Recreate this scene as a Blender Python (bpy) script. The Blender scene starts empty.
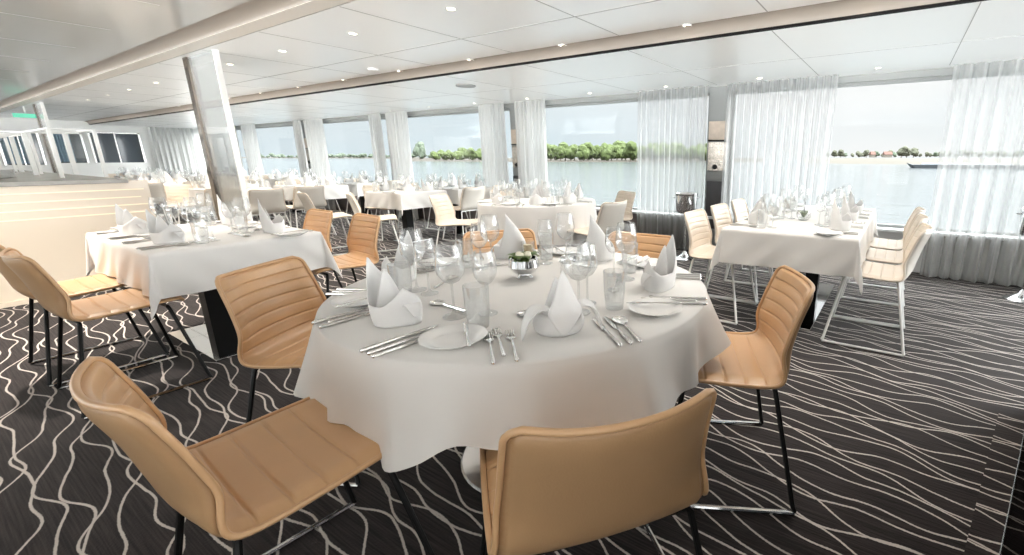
import bpy, bmesh, math, random
from mathutils import Vector, Matrix, noise
R = math.radians
S = bpy.context.scene
COL = S.collection
PI = math.pi
rnd = random.Random(7)

# ------------------------------------------------------------------ camera
CAMH = 1.2
F_PX, CX, CY = 448.6, 622.7, 269.8
cam = bpy.data.cameras.new('camera')
cam.sensor_width = 36
cam.lens = F_PX / 1024 * 36
cam.shift_x = (512 - CX) / 1024
cam.shift_y = (CY - 277.5) / 1024
cam.clip_start, cam.clip_end = .02, 8000
camo = bpy.data.objects.new('camera', cam)
COL.objects.link(camo)
camo.location = (0, 0, CAMH)
camo.rotation_euler = (R(90 - 14.16), 0, R(31.29))
S.camera = camo
_M = camo.rotation_euler.to_matrix()
FW, RT_, UP = _M @ Vector((0, 0, -1)), _M @ Vector((1, 0, 0)), _M @ Vector((0, 1, 0))
def far_point(x, y, d):            # a point of the river landscape, d metres away
    return Vector((0, 0, CAMH)) + (FW + RT_ * ((x - CX) / F_PX) + UP * ((CY - y) / F_PX)) * d

vs = S.view_settings
vs.view_transform = 'Standard'; vs.look = 'None'; vs.gamma = 1; vs.exposure = 1.46
vs.use_curve_mapping = False
S.cycles.use_denoising = True
S.cycles.max_bounces = 10; S.cycles.diffuse_bounces = 5; S.cycles.glossy_bounces = 4
S.cycles.transmission_bounces = 6; S.cycles.transparent_max_bounces = 40
S.cycles.caustics_reflective = False; S.cycles.caustics_refractive = False
S.cycles.sample_clamp_indirect = 6

# --------------------------------------------------------------- materials
def nodes(m):
    m.use_nodes = True
    return m.node_tree, m.node_tree.nodes['Principled BSDF']
def mat(name, col, rough=.5, metal=0, coat=0, spec=.5, sheen=0, bump=None, var=None, coat_rough=.1):
    m = bpy.data.materials.new(name)
    t, b = nodes(m)
    b.inputs['Base Color'].default_value = (*col, 1)
    b.inputs['Roughness'].default_value = rough
    b.inputs['Metallic'].default_value = metal
    b.inputs['Coat Weight'].default_value = coat
    b.inputs['Coat Roughness'].default_value = coat_rough
    b.inputs['Specular IOR Level'].default_value = spec
    b.inputs['Sheen Weight'].default_value = sheen
    if bump or var:
        tc = t.nodes.new('ShaderNodeTexCoord')
    if bump:
        sc, st = bump
        n = t.nodes.new('ShaderNodeTexNoise'); n.inputs['Scale'].default_value = sc; n.inputs['Detail'].default_value = 3
        bp = t.nodes.new('ShaderNodeBump'); bp.inputs['Strength'].default_value = st; bp.inputs['Distance'].default_value = .01
        t.links.new(tc.outputs['Object'], n.inputs['Vector'])
        t.links.new(n.outputs['Fac'], bp.inputs['Height']); t.links.new(bp.outputs['Normal'], b.inputs['Normal'])
    if var:
        sc, amt = var
        n2 = t.nodes.new('ShaderNodeTexNoise'); n2.inputs['Scale'].default_value = sc; n2.inputs['Detail'].default_value = 4
        t.links.new(tc.outputs['Object'], n2.inputs['Vector'])
        mr = t.nodes.new('ShaderNodeMapRange'); mr.inputs[1].default_value = .3; mr.inputs[2].default_value = .7
        mr.inputs[3].default_value = 1 - amt; mr.inputs[4].default_value = 1 + amt
        t.links.new(n2.outputs['Fac'], mr.inputs[0])
        mx = t.nodes.new('ShaderNodeVectorMath'); mx.operation = 'SCALE'
        mx.inputs[0].default_value = col
        t.links.new(mr.outputs[0], mx.inputs['Scale']); t.links.new(mx.outputs[0], b.inputs['Base Color'])
    return m
def emit(name, col, strength):
    m = bpy.data.materials.new(name)
    t, b = nodes(m)
    b.inputs['Base Color'].default_value = (*col, 1)
    b.inputs['Emission Color'].default_value = (*col, 1)
    b.inputs['Emission Strength'].default_value = strength
    return m
def glassy(name, tint=(1, 1, 1), gloss=.12, edge=.55, rough=.02, body=0.0, bodycol=(.9, .92, .92)):
    """thin clear glass: transparent, with a mirror film that grows towards grazing"""
    m = bpy.data.materials.new(name); m.use_nodes = True
    t = m.node_tree; t.nodes.clear()
    out = t.nodes.new('ShaderNodeOutputMaterial')
    tr = t.nodes.new('ShaderNodeBsdfTransparent'); tr.inputs[0].default_value = (*tint, 1)
    gl = t.nodes.new('ShaderNodeBsdfGlossy'); gl.inputs['Roughness'].default_value = rough
    lw = t.nodes.new('ShaderNodeLayerWeight'); lw.inputs['Blend'].default_value = .35
    mr = t.nodes.new('ShaderNodeMapRange'); mr.inputs[3].default_value = gloss; mr.inputs[4].default_value = edge
    t.links.new(lw.outputs['Facing'], mr.inputs[0])
    mx = t.nodes.new('ShaderNodeMixShader')
    t.links.new(mr.outputs[0], mx.inputs[0]); t.links.new(tr.outputs[0], mx.inputs[1]); t.links.new(gl.outputs[0], mx.inputs[2])
    last = mx
    if body:
        df = t.nodes.new('ShaderNodeBsdfDiffuse'); df.inputs[0].default_value = (*bodycol, 1)
        m2 = t.nodes.new('ShaderNodeMixShader'); m2.inputs[0].default_value = body
        t.links.new(mx.outputs[0], m2.inputs[1]); t.links.new(df.outputs[0], m2.inputs[2]); last = m2
    t.links.new(last.outputs[0], out.inputs[0])
    return m
def sheer(name, col, alpha, transl=.6):
    m = bpy.data.materials.new(name); m.use_nodes = True
    t = m.node_tree; t.nodes.clear()
    out = t.nodes.new('ShaderNodeOutputMaterial')
    tr = t.nodes.new('ShaderNodeBsdfTransparent')
    df = t.nodes.new('ShaderNodeBsdfDiffuse'); df.inputs[0].default_value = (*col, 1)
    tl = t.nodes.new('ShaderNodeBsdfTranslucent'); tl.inputs[0].default_value = (*col, 1)
    a = t.nodes.new('ShaderNodeMixShader'); a.inputs[0].default_value = transl
    t.links.new(df.outputs[0], a.inputs[1]); t.links.new(tl.outputs[0], a.inputs[2])
    # seen along the cloth, more thread is in the way
    lw = t.nodes.new('ShaderNodeLayerWeight'); lw.inputs['Blend'].default_value = .5
    mr = t.nodes.new('ShaderNodeMapRange'); mr.inputs[3].default_value = alpha; mr.inputs[4].default_value = min(1, alpha + .45)
    t.links.new(lw.outputs['Facing'], mr.inputs[0])
    b = t.nodes.new('ShaderNodeMixShader')
    t.links.new(mr.outputs[0], b.inputs[0]); t.links.new(tr.outputs[0], b.inputs[1]); t.links.new(a.outputs[0], b.inputs[2])
    t.links.new(b.outputs[0], out.inputs[0])
    return m

M = {}
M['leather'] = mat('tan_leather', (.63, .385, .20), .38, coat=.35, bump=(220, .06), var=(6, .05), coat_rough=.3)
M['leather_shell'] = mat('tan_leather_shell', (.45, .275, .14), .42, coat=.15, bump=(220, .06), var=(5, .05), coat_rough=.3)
M['cream_leather'] = mat('cream_leather', (.78, .68, .57), .4, coat=.2, bump=(220, .05), var=(6, .04), coat_rough=.3)
M['cream_shell'] = mat('cream_shell', (.70, .66, .60), .35, coat=.3)
M['black_metal'] = mat('black_metal', (.007, .007, .007), .42, spec=.18)
M['white_metal'] = mat('white_metal', (.82, .82, .80), .3, coat=.4)
M['chrome'] = mat('chrome', (.82, .83, .84), .08, metal=1)
M['steel'] = mat('brushed_steel', (.70, .70, .70), .22, metal=1)
M['silver'] = mat('silver_cutlery', (.78, .77, .75), .16, metal=1)
M['mirror_plate'] = mat('mirror_plate', (.86, .87, .88), .03, metal=1)
M['cloth'] = mat('white_tablecloth', (.80, .785, .765), .85, sheen=.2, bump=(400, .04))
M['napkin'] = mat('white_napkin', (.80, .795, .79), .85, sheen=.2)
M['porcelain'] = mat('white_porcelain', (.94, .935, .925), .12, coat=.5)
M['glass'] = glassy('clear_glass', (.995, .998, .998), .02, .5, body=.05)
M['glass_foot'] = glassy('clear_glass_foot', (.99, .995, .995), .06, .6, body=.08)
M['pane'] = glassy('window_pane', (.98, .99, .992), .004, .06)
M['panel_glass'] = glassy('smoked_white_glass', (.80, .81, .81), .10, .5, body=.30, bodycol=(.62, .63, .62))
M['tinted_glass'] = glassy('dark_tinted_glass', (.10, .095, .095), .03, .2)
M['sheer'] = sheer('white_sheer', (.56, .565, .56), .42, .5)
M['drape'] = sheer('white_drape', (.66, .66, .65), .86, .35)
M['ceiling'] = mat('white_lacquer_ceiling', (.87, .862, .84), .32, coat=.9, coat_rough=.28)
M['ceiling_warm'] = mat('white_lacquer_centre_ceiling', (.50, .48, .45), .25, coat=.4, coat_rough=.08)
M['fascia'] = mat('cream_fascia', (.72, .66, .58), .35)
M['fascia_shade'] = mat('beige_curved_fascia', (.25, .212, .178), .6)  # shade of the curved fascias is put into this darker beige
M['slot'] = mat('dark_shadow_slot', (.009, .007, .007), .7, spec=.1)
M['slot_brown'] = mat('brown_shadow_slot', (.16, .10, .07), .6)
M['wall_white'] = mat('white_wall', (.80, .80, .78), .45)
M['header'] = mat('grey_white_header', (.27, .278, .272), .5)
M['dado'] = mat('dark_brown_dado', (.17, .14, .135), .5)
M['dado_light'] = mat('light_grey_dado', (.74, .74, .73), .5)
M['sill'] = mat('white_sill', (.78, .79, .79), .35)
M['stone'] = mat('beige_stone', (.60, .50, .41), .35, var=(9, .16))
M['mosaic'] = mat('glitter_mosaic', (.55, .50, .44), .12, metal=.55, var=(60, .35), bump=(70, .5))
M['pewter'] = mat('dark_pewter', (.07, .068, .07), .3, metal=.6, bump=(50, .6))
M['counter'] = mat('cream_lacquer', (.88, .775, .64), .22, coat=.5)
M['counter_top'] = mat('grey_stone_top', (.42, .41, .38), .25, var=(7, .15))
M['lamp'] = emit('warm_lamp', (1, .88, .66), 6)
M['led'] = emit('warm_led', (1, .88, .68), .15)  # faint glow for the highlight lines on the counter panel, no lamp
M['exit'] = emit('green_sign', (.12, .50, .34), .3)
M['sign_white'] = emit('sign_white', (.85, .95, .9), .6)
M['leaf'] = mat('green_leaf', (.10, .17, .035), .5)
M['flower'] = mat('cream_flower', (.80, .78, .66), .7)
M['amber'] = mat('amber_wax', (.58, .44, .22), .35, coat=.4)
M['dark_window'] = mat('dark_night_glass', (.035, .05, .065), .06, coat=.5)
M['blue_curtain'] = mat('blue_grey_curtain', (.22, .31, .38), .8)
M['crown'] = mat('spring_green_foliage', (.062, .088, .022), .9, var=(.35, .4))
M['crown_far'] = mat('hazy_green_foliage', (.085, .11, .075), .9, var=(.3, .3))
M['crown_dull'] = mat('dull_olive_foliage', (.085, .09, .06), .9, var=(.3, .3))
M['bark'] = mat('bark', (.20, .17, .13), .9)
M['bank'] = mat('bank_grass', (.032, .026, .016), .95, var=(.05, .2))
M['sand'] = mat('pale_sand', (.072, .064, .05), .95, var=(.03, .08))
M['hull'] = mat('dark_hull', (.06, .068, .075), .5)
M['deck_grey'] = mat('grey_deck', (.42, .45, .48), .5)
M['roof_red'] = mat('red_roof', (.12, .06, .045), .8)
M['house_wall'] = mat('pale_house_wall', (.2, .18, .155), .8)

# carpet: dark woven pile with pale wandering lines that meet and part
def carpet():
    m = bpy.data.materials.new('wavy_line_carpet')
    t, b = nodes(m)
    N, L = t.nodes, t.links
    def val(x):
        return x
    def math_(op, a, b_=None, c=None):
        n = N.new('ShaderNodeMath'); n.operation = op
        for i, v in enumerate((a, b_, c)):
            if v is None: continue
            if isinstance(v, (int, float)): n.inputs[i].default_value = v
            else: L.new(v, n.inputs[i])
        return n.outputs[0]
    tc = N.new('ShaderNodeTexCoord')
    sp = N.new('ShaderNodeSeparateXYZ'); L.new(tc.outputs['Object'], sp.inputs[0])
    x, y0 = sp.outputs[0], sp.outputs[1]
    # a little wobble of the hand-tufted line
    nz = N.new('ShaderNodeTexNoise'); nz.inputs['Scale'].default_value = 5; nz.inputs['Detail'].default_value = 2
    L.new(tc.outputs['Object'], nz.inputs['Vector'])
    wob = math_('MULTIPLY', math_('SUBTRACT', nz.outputs['Fac'], .5), .018)
    y = math_('ADD', math_('ADD', y0, wob), math_('MULTIPLY', x, .16))
    s = .060
    k0 = math_('FLOOR', math_('DIVIDE', y, s))
    best = None
    for j in (-1, 0, 1, 2):
        k = math_('ADD', k0, j)
        def wave(f, p, a):
            h = math_('MULTIPLY', math_('FRACT', math_('MULTIPLY', math_('SINE', math_('ADD', math_('MULTIPLY', k, 12.9898 * p), p)), 437.58)), 6.2832)
            arg = math_('ADD', math_('MULTIPLY', x, f), h)
            return math_('MULTIPLY', math_('SINE', arg), a), math_('MULTIPLY', math_('COSINE', arg), a * f)
        w1, d1 = wave(6.6, 2.4, .034)
        w2, d2 = wave(14.6, 4.1, .018)
        w3, d3 = wave(25.0, 1.7, .004)
        off = math_('ADD', math_('ADD', w1, w2), w3)
        sl = math_('ADD', math_('ADD', d1, d2), d3)
        d = math_('ABSOLUTE', math_('SUBTRACT', y, math_('ADD', math_('MULTIPLY', k, s), off)))
        d = math_('DIVIDE', d, math_('SQRT', math_('ADD', 1.0, math_('MULTIPLY', sl, sl))))
        best = d if best is None else math_('MINIMUM', best, d)
    n2 = N.new('ShaderNodeTexNoise'); n2.inputs['Scale'].default_value = 130; n2.inputs['Detail'].default_value = 2
    L.new(tc.outputs['Object'], n2.inputs['Vector'])
    width = math_('ADD', .0036, math_('MULTIPLY', math_('SUBTRACT', n2.outputs['Fac'], .5), .005))
    mr = N.new('ShaderNodeMapRange'); mr.interpolation_type = 'SMOOTHSTEP'
    L.new(math_('SUBTRACT', best, width), mr.inputs[0])
    mr.inputs[1].default_value = -.0012; mr.inputs[2].default_value = .0018; mr.inputs[3].default_value = 1; mr.inputs[4].default_value = 0
    # woven streaks along the ship
    mp = N.new('ShaderNodeMapping'); mp.inputs['Scale'].default_value = (4, 150, 1)
    L.new(tc.outputs['Object'], mp.inputs['Vector'])
    n3 = N.new('ShaderNodeTexNoise'); n3.inputs['Scale'].default_value = 1; n3.inputs['Detail'].default_value = 3
    L.new(mp.outputs[0], n3.inputs['Vector'])
    cr = N.new('ShaderNodeValToRGB')
    cr.color_ramp.elements[0].position = .35; cr.color_ramp.elements[0].color = (.007, .0045, .0045, 1)
    cr.color_ramp.elements[1].position = .72; cr.color_ramp.elements[1].color = (.040, .030, .029, 1)
    L.new(n3.outputs['Fac'], cr.inputs[0])
    mx = N.new('ShaderNodeMix'); mx.data_type = 'RGBA'
    L.new(mr.outputs[0], mx.inputs[0]); L.new(cr.outputs[0], mx.inputs[6]); mx.inputs[7].default_value = (.56, .51, .47, 1)
    L.new(mx.outputs[2], b.inputs['Base Color'])
    b.inputs['Roughness'].default_value = .9
    b.inputs['Specular IOR Level'].default_value = .25; b.inputs['Sheen Weight'].default_value = .08; b.inputs['Sheen Roughness'].default_value = .5
    bp = N.new('ShaderNodeBump'); bp.inputs['Strength'].default_value = .35; bp.inputs['Distance'].default_value = .004
    L.new(math_('ADD', mr.outputs[0], n2.outputs['Fac']), bp.inputs['Height']); L.new(bp.outputs[0], b.inputs['Normal'])
    return m
M['carpet'] = carpet()

def water():
    m = bpy.data.materials.new('river_water')
    t, b = nodes(m)
    b.inputs['Base Color'].default_value = (.10, .113, .118, 1)
    b.inputs['Roughness'].default_value = .12
    tc = t.nodes.new('ShaderNodeTexCoord')
    mp = t.nodes.new('ShaderNodeMapping'); mp.inputs['Scale'].default_value = (.25, .7, 1)
    n = t.nodes.new('ShaderNodeTexNoise'); n.inputs['Scale'].default_value = 1.1; n.inputs['Detail'].default_value = 6
    bp = t.nodes.new('ShaderNodeBump'); bp.inputs['Strength'].default_value = .35; bp.inputs['Distance'].default_value = .5
    t.links.new(tc.outputs['Object'], mp.inputs[0]); t.links.new(mp.outputs[0], n.inputs['Vector'])
    t.links.new(n.outputs['Fac'], bp.inputs['Height']); t.links.new(bp.outputs[0], b.inputs['Normal'])
    return m
M['water'] = water()

# ------------------------------------------------------------------- world
def world():
    w = bpy.data.worlds.new('overcast_sky'); S.world = w; w.use_nodes = True
    t = w.node_tree; t.nodes.clear(); N, L = t.nodes, t.links
    out = N.new('ShaderNodeOutputWorld'); bg = N.new('ShaderNodeBackground'); L.new(bg.outputs[0], out.inputs[0])
    tc = N.new('ShaderNodeTexCoord'); sp = N.new('ShaderNodeSeparateXYZ'); L.new(tc.outputs['Generated'], sp.inputs[0])
    def mrange(src, a, b, c, d):
        n = N.new('ShaderNodeMapRange'); n.interpolation_type = 'SMOOTHSTEP'
        L.new(src, n.inputs[0]); n.inputs[1].default_value = a; n.inputs[2].default_value = b; n.inputs[3].default_value = c; n.inputs[4].default_value = d
        return n.outputs[0]
    # thin cloud over a pale blue that is deeper towards the stern (-X)
    mp = N.new('ShaderNodeMapping'); mp.inputs['Scale'].default_value = (1.2, 1.2, 3.2)
    nz = N.new('ShaderNodeTexNoise'); nz.inputs['Scale'].default_value = 1.6; nz.inputs['Detail'].default_value = 5
    L.new(tc.outputs['Generated'], mp.inputs[0]); L.new(mp.outputs[0], nz.inputs['Vector'])
    ma = N.new('ShaderNodeMath'); ma.operation = 'ADD'
    L.new(mrange(nz.outputs['Fac'], .3, .7, -.22, .22), ma.inputs[0]); L.new(mrange(sp.outputs[0], -.95, -.05, .25, .95), ma.inputs[1])
    mx = N.new('ShaderNodeMix'); mx.data_type = 'RGBA'
    L.new(ma.outputs[0], mx.inputs[0]); mx.inputs[6].default_value = (.236, .284, .308, 1); mx.inputs[7].default_value = (.356, .357, .353, 1)
    # overcast: much brighter overhead, and a separate factor to port (-Y)
    up = mrange(sp.outputs[2], .33, .85, 1, SKY_UP)
    sun = mrange(sp.outputs[1], .15, -.6, 1, SKY_SUN)
    mm0 = N.new('ShaderNodeMath'); mm0.operation = 'MAXIMUM'; L.new(up, mm0.inputs[0]); L.new(sun, mm0.inputs[1])
    # fill glow added below the horizon to port, brightens the ceilings
    gl = N.new('ShaderNodeMath'); gl.operation = 'MULTIPLY'
    L.new(mrange(sp.outputs[1], .05, -.4, 0, SKY_FILL), gl.inputs[0]); L.new(mrange(sp.outputs[2], .0, -.12, 0, 1), gl.inputs[1])
    # hazy sun behind thin cloud, off the starboard bow
    dp = N.new('ShaderNodeVectorMath'); dp.operation = 'DOT_PRODUCT'; L.new(tc.outputs['Generated'], dp.inputs[0])
    dp.inputs[1].default_value = Vector((.80, .50, .33)).normalized()
    mh = N.new('ShaderNodeMath'); mh.operation = 'MAXIMUM'; L.new(mm0.outputs[0], mh.inputs[0]); L.new(mrange(dp.outputs['Value'], .70, .96, 1, SKY_HAZE), mh.inputs[1]); mm0 = mh
    mm = N.new('ShaderNodeMath'); mm.operation = 'MAXIMUM'; L.new(mm0.outputs[0], mm.inputs[0]); L.new(gl.outputs[0], mm.inputs[1])
    L.new(mx.outputs[2], bg.inputs[0]); L.new(mm.outputs[0], bg.inputs[1])
SKY_UP, SKY_SUN, SKY_FILL, SKY_HAZE = 13.0, .8, 30.0, 17.0
world()

# ----------------------------------------------------------- mesh building
class MB:
    def __init__(s): s.v, s.f = [], []
    def add(s, vs_, fs):
        n = len(s.v); s.v += [tuple(p) for p in vs_]; s.f += [tuple(i + n for i in f) for f in fs]; return s
    def box(s, x0, x1, y0, y1, z0, z1, bev=0):
        if bev:
            bm = bmesh.new(); bmesh.ops.create_cube(bm, size=1)
            for v in bm.verts:
                v.co = ((x0 + x1) / 2 + v.co.x * (x1 - x0), (y0 + y1) / 2 + v.co.y * (y1 - y0), (z0 + z1) / 2 + v.co.z * (z1 - z0))
            bmesh.ops.bevel(bm, geom=bm.edges[:], offset=bev, segments=2, affect='EDGES', profile=.5)
            bm.verts.index_update()
            s.add([v.co for v in bm.verts], [[v.index for v in f.verts] for f in bm.faces]); bm.free(); return s
        return s.add([(x0, y0, z0), (x1, y0, z0), (x1, y1, z0), (x0, y1, z0), (x0, y0, z1), (x1, y0, z1), (x1, y1, z1), (x0, y1, z1)],
                     [(0, 3, 2, 1), (4, 5, 6, 7), (0, 1, 5, 4), (1, 2, 6, 5), (2, 3, 7, 6), (3, 0, 4, 7)])
    def tube(s, pts, r, n=8, caps=True):
        pts = [Vector(p) for p in pts]; rings = []; up = Vector((0, 0, 1)); prev = None
        for i, p in enumerate(pts):
            d = (pts[min(i + 1, len(pts) - 1)] - pts[max(i - 1, 0)]).normalized()
            if prev is None:
                a = d.cross(up) if abs(d.z) < .95 else d.cross(Vector((1, 0, 0)))
            else:
                a = prev - d * prev.dot(d)
            a.normalize(); prev = a; b = d.cross(a)
            rr = r[i] if isinstance(r, (list, tuple)) else r
            rings.append([p + (a * math.cos(2 * PI * k / n) + b * math.sin(2 * PI * k / n)) * rr for k in range(n)])
        vs_ = [q for g in rings for q in g]; fs = []
        for i in range(len(rings) - 1):
            for k in range(n):
                fs.append((i * n + k, i * n + (k + 1) % n, (i + 1) * n + (k + 1) % n, (i + 1) * n + k))
        if caps: fs += [tuple(range(n - 1, -1, -1)), tuple((len(rings) - 1) * n + k for k in range(n))]
        return s.add(vs_, fs)
    def lathe(s, prof, n=24, c=(0, 0, 0), close=False):
        vs_, fs = [], []
        for r, z in prof:
            for k in range(n):
                a = 2 * PI * k / n; vs_.append((c[0] + r * math.cos(a), c[1] + r * math.sin(a), c[2] + z))
        m = len(prof)
        for i in range(m - 1 + (1 if close else 0)):
            for k in range(n):
                j = (i + 1) % m
                fs.append((i * n + k, i * n + (k + 1) % n, j * n + (k + 1) % n, j * n + k))
        return s.add(vs_, fs)
    def grid(s, fn, nu, nv, loop=False):
        vs_ = [fn(i / (nu - 1), j / (nv - 1 if not loop else nv)) for i in range(nu) for j in range(nv)]
        fs = []
        for i in range(nu - 1):
            for j in range(nv if loop else nv - 1):
                k = (j + 1) % nv
                fs.append((i * nv + j, i * nv + k, (i + 1) * nv + k, (i + 1) * nv + j))
        return s.add(vs_, fs)
    def mesh(s, name, smooth=True, weld=True):
        me = bpy.data.meshes.new(name); me.from_pydata(s.v, [], s.f)
        bm = bmesh.new(); bm.from_mesh(me)
        if weld: bmesh.ops.remove_doubles(bm, verts=bm.verts[:], dist=1e-5)
        bmesh.ops.recalc_face_normals(bm, faces=bm.faces[:])
        bm.to_mesh(me); bm.free()
        if smooth:
            for p in me.polygons: p.use_smooth = True
        return me
    def build(s, name, m, parent=None, smooth=True, sharp=40, weld=True):
        me = s.mesh(name, smooth, weld)
        if smooth and sharp:
            me.set_sharp_from_angle(angle=R(sharp))
        o = bpy.data.objects.new(name, me); COL.objects.link(o); me.materials.append(m)
        if parent: o.parent = parent
        return o
def solid(o, th, off=0):
    md = o.modifiers.new('thickness', 'SOLIDIFY'); md.thickness = th; md.offset = off
    return o
def tag(o, label=None, cat=None, group=None, kind=None):
    if label: o['label'] = label
    if cat: o['category'] = cat
    if group: o['group'] = group
    if kind: o['kind'] = kind
    return o
def empty(name, loc=(0, 0, 0), rz=0):
    o = bpy.data.objects.new(name, None); COL.objects.link(o); o.location = loc; o.rotation_euler = (0, 0, rz)
    o.empty_display_size = .05
    return o
def copy_tree(o, parent=None):
    c = o.copy(); COL.objects.link(c); c.parent = parent
    for ch in list(o.children): copy_tree(ch, c)
    return c
class Kind:
    """one thing and its parts, placed again and again"""
    def __init__(s, make): s.make, s.first = make, None
    def put(s, loc, rz, label, cat, group=None, rx=0, ry=0, scale=1):
        if s.first is None: o = s.first = s.make()
        else: o = copy_tree(s.first)
        o.location = loc; o.rotation_euler = (rx, ry, rz); o.scale = (scale,) * 3
        for k in ('label', 'category', 'group'):
            if k in o: del o[k]
        tag(o, label, cat, group)
        return o
def struct(name, mb, m, parent=None, smooth=False):
    o = mb.build(name, m, parent, smooth)
    if not parent: o['kind'] = 'structure'
    return o
def crom(P, n):
    P = [Vector(p) for p in P]; P = [P[0] * 2 - P[1]] + P + [P[-1] * 2 - P[-2]]; out = []
    for i in range(1, len(P) - 2):
        a, b, c, d = P[i - 1:i + 3]
        for k in range(n):
            t = k / n
            out.append(.5 * ((2 * b) + (c - a) * t + (2 * a - 5 * b + 4 * c - d) * t * t + (3 * b - a - 3 * c + d) * t ** 3))
    out.append(P[-2]); return out

# =================================================================== setting
WX0, WX1 = -18.5, 5.0           # stern end wall, forward wall
YW = 5.6                         # window wall
ZO, ZI, ZC = 2.02, 2.10, 2.145    # outer, inner, centre ceilings
Y_GAP, Y_BR = 3.31, 1.71
PITCH = 1.118
PIL = [1.37 - 3 * PITCH * k for k in range(7)]
struct('floor', MB().box(WX0, WX1, -4.6, YW, -.05, 0), M['carpet'])

# ceilings: outer strip, inner panels, curved fascia, raised centre
o = MB().box(WX0, WX1, Y_GAP + .032, YW + .1, ZO, ZO + .03); struct('ceiling', o, M['ceiling'])
o = MB().box(WX0, WX1, Y_BR + .012, Y_GAP - .02, ZI, ZI + .03); struct('ceiling_inner', o, M['ceiling'])
def lip(u, v):
    a = u * PI / 2
    return (WX0 + v * (WX1 - WX0), Y_GAP - .10 + .085 * math.sin(a), ZI - .070 + .070 * math.cos(a))
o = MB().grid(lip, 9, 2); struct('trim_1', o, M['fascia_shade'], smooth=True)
struct('trim_2', MB().box(WX0, WX1, Y_GAP - .012, Y_GAP + .031, ZO - .001, ZO + .12), M['slot'])
struct('trim_3', MB().box(WX0, WX1, 1.585, Y_BR, ZI - .002, ZI + .03), M['fascia'])
struct('trim_4', MB().box(WX0, WX1, Y_BR - .002, Y_BR + .014, ZI + .004, ZI + .06), M['slot_brown'])
def dome(u, v):
    a = u * PI / 2
    return (WX0 + v * (WX1 - WX0), 1.585 - .12 * (1 - math.cos(a)), ZI + (ZC - ZI) * math.sin(a))
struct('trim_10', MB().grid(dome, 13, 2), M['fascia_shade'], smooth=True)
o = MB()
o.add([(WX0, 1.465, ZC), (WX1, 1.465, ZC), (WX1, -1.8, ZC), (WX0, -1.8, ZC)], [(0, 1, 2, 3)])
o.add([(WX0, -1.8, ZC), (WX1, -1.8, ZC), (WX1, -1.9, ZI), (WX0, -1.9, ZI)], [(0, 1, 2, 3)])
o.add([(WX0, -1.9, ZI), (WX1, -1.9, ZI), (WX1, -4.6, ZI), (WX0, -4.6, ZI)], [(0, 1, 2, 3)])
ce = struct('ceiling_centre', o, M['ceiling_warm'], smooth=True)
# panel joints of the ceilings
jt = MB(); jl = MB()
xs = [.253 - PITCH * k for k in range(-2, 17)]
for x in xs:
    jt.box(x - .004, x + .004, Y_BR + .02, Y_GAP - .1, ZI - .0012, ZI + .001)
    jl.box(x - .003, x + .003, Y_GAP + .04, YW - .2, ZO - .0012, ZO + .001)
    jt.box(x - .004, x + .004, -1.7, 1.2, ZC - .0015, ZC + .001)
jt.box(WX0, WX1, 2.65 - .006, 2.65 + .006, ZI - .0012, ZI + .001)
jl.box(WX0, WX1, 4.38 - .003, 4.38 + .003, ZO - .0012, ZO + .001)
M['joint'] = mat('grey_joint', (.42, .41, .39), .6)
struct('trim_5', jt, M['joint']); struct('trim_6', jl, M['joint'])

# window wall
SILL, HEAD = .46, 1.954
struct('wall_back', MB().box(-2.0, WX1, YW, YW + .12, -.05, SILL - .03), M['dado_light'])
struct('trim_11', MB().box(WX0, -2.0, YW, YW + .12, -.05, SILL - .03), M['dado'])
struct('trim_7', MB().box(WX0, WX1, YW - .06, YW + .12, HEAD, ZO), M['header'])
struct('trim_8', MB().box(WX0, WX1, YW - .16, YW + .10, SILL - .03, SILL, .006), M['sill'])
for i, x in enumerate(PIL):
    p = empty('wall_pillar', (x, YW - .06, 0)); p['kind'] = 'structure'
    if i: p.name = 'wall_pillar_%d' % (i + 1)
    MB().box(-.13, .13, -.02, .16, 0, ZO).build('pillar_core', M['header'], p, False)
    MB().box(-.12, .12, -.032, -.02, 1.40, 1.62, .004).build('stone_panel', M['stone'], p, False)
    MB().box(-.12, .12, -.036, -.02, 1.385, 1.40).build('chrome_strip', M['slot'], p, False)
    MB().box(-.12, .12, -.030, -.02, 1.03, 1.375, .004).build('mosaic_panel', M['mosaic'], p, False)
    MB().box(-.12, .12, -.032, -.02, .92, 1.02, .004).build('grey_panel', M['header'], p, False)
    MB().box(-.11, .11, -.05, -.02, .30, .90, .006).build('pewter_panel', M['pewter'], p, False)
    k = MB().lathe([(0, 0), (.03, 0), (.03, .02), (.02, .035), (0, .035)], 12).build('knob', M['black_metal'], p)
    k.rotation_euler = (R(90), 0, 0); k.location = (-.02, -.03, 1.075)
for i in range(6):
    x1, x0 = PIL[i] - .13, PIL[i + 1] + .13
    p = empty('window_%d' % (i + 1), ((x0 + x1) / 2, YW, SILL)); p['kind'] = 'structure'
    hw = (x1 - x0) / 2
    f = MB()
    for (a, b, c, d) in ((-hw, -hw + .04, 0, HEAD - SILL), (hw - .04, hw, 0, HEAD - SILL), (-hw, hw, 0, .03), (-hw, hw, HEAD - SILL - .03, HEAD - SILL)):
        f.box(a, b, .0, .06, c, d)
    f.build('window_frame', M['header'], p, False)
    MB().box(-hw + .03, hw - .03, .025, .033, .02, HEAD - SILL - .02).build('pane', M['pane'], p, False)
x0, x1 = PIL[0] + .13, WX1
p = empty('window_7', ((x0 + x1) / 2, YW, SILL)); p['kind'] = 'structure'
MB().box(x0 - p.location.x, x1 - p.location.x, .025, .033, .0, HEAD - SILL).build('pane', M['pane'], p, False)

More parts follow.
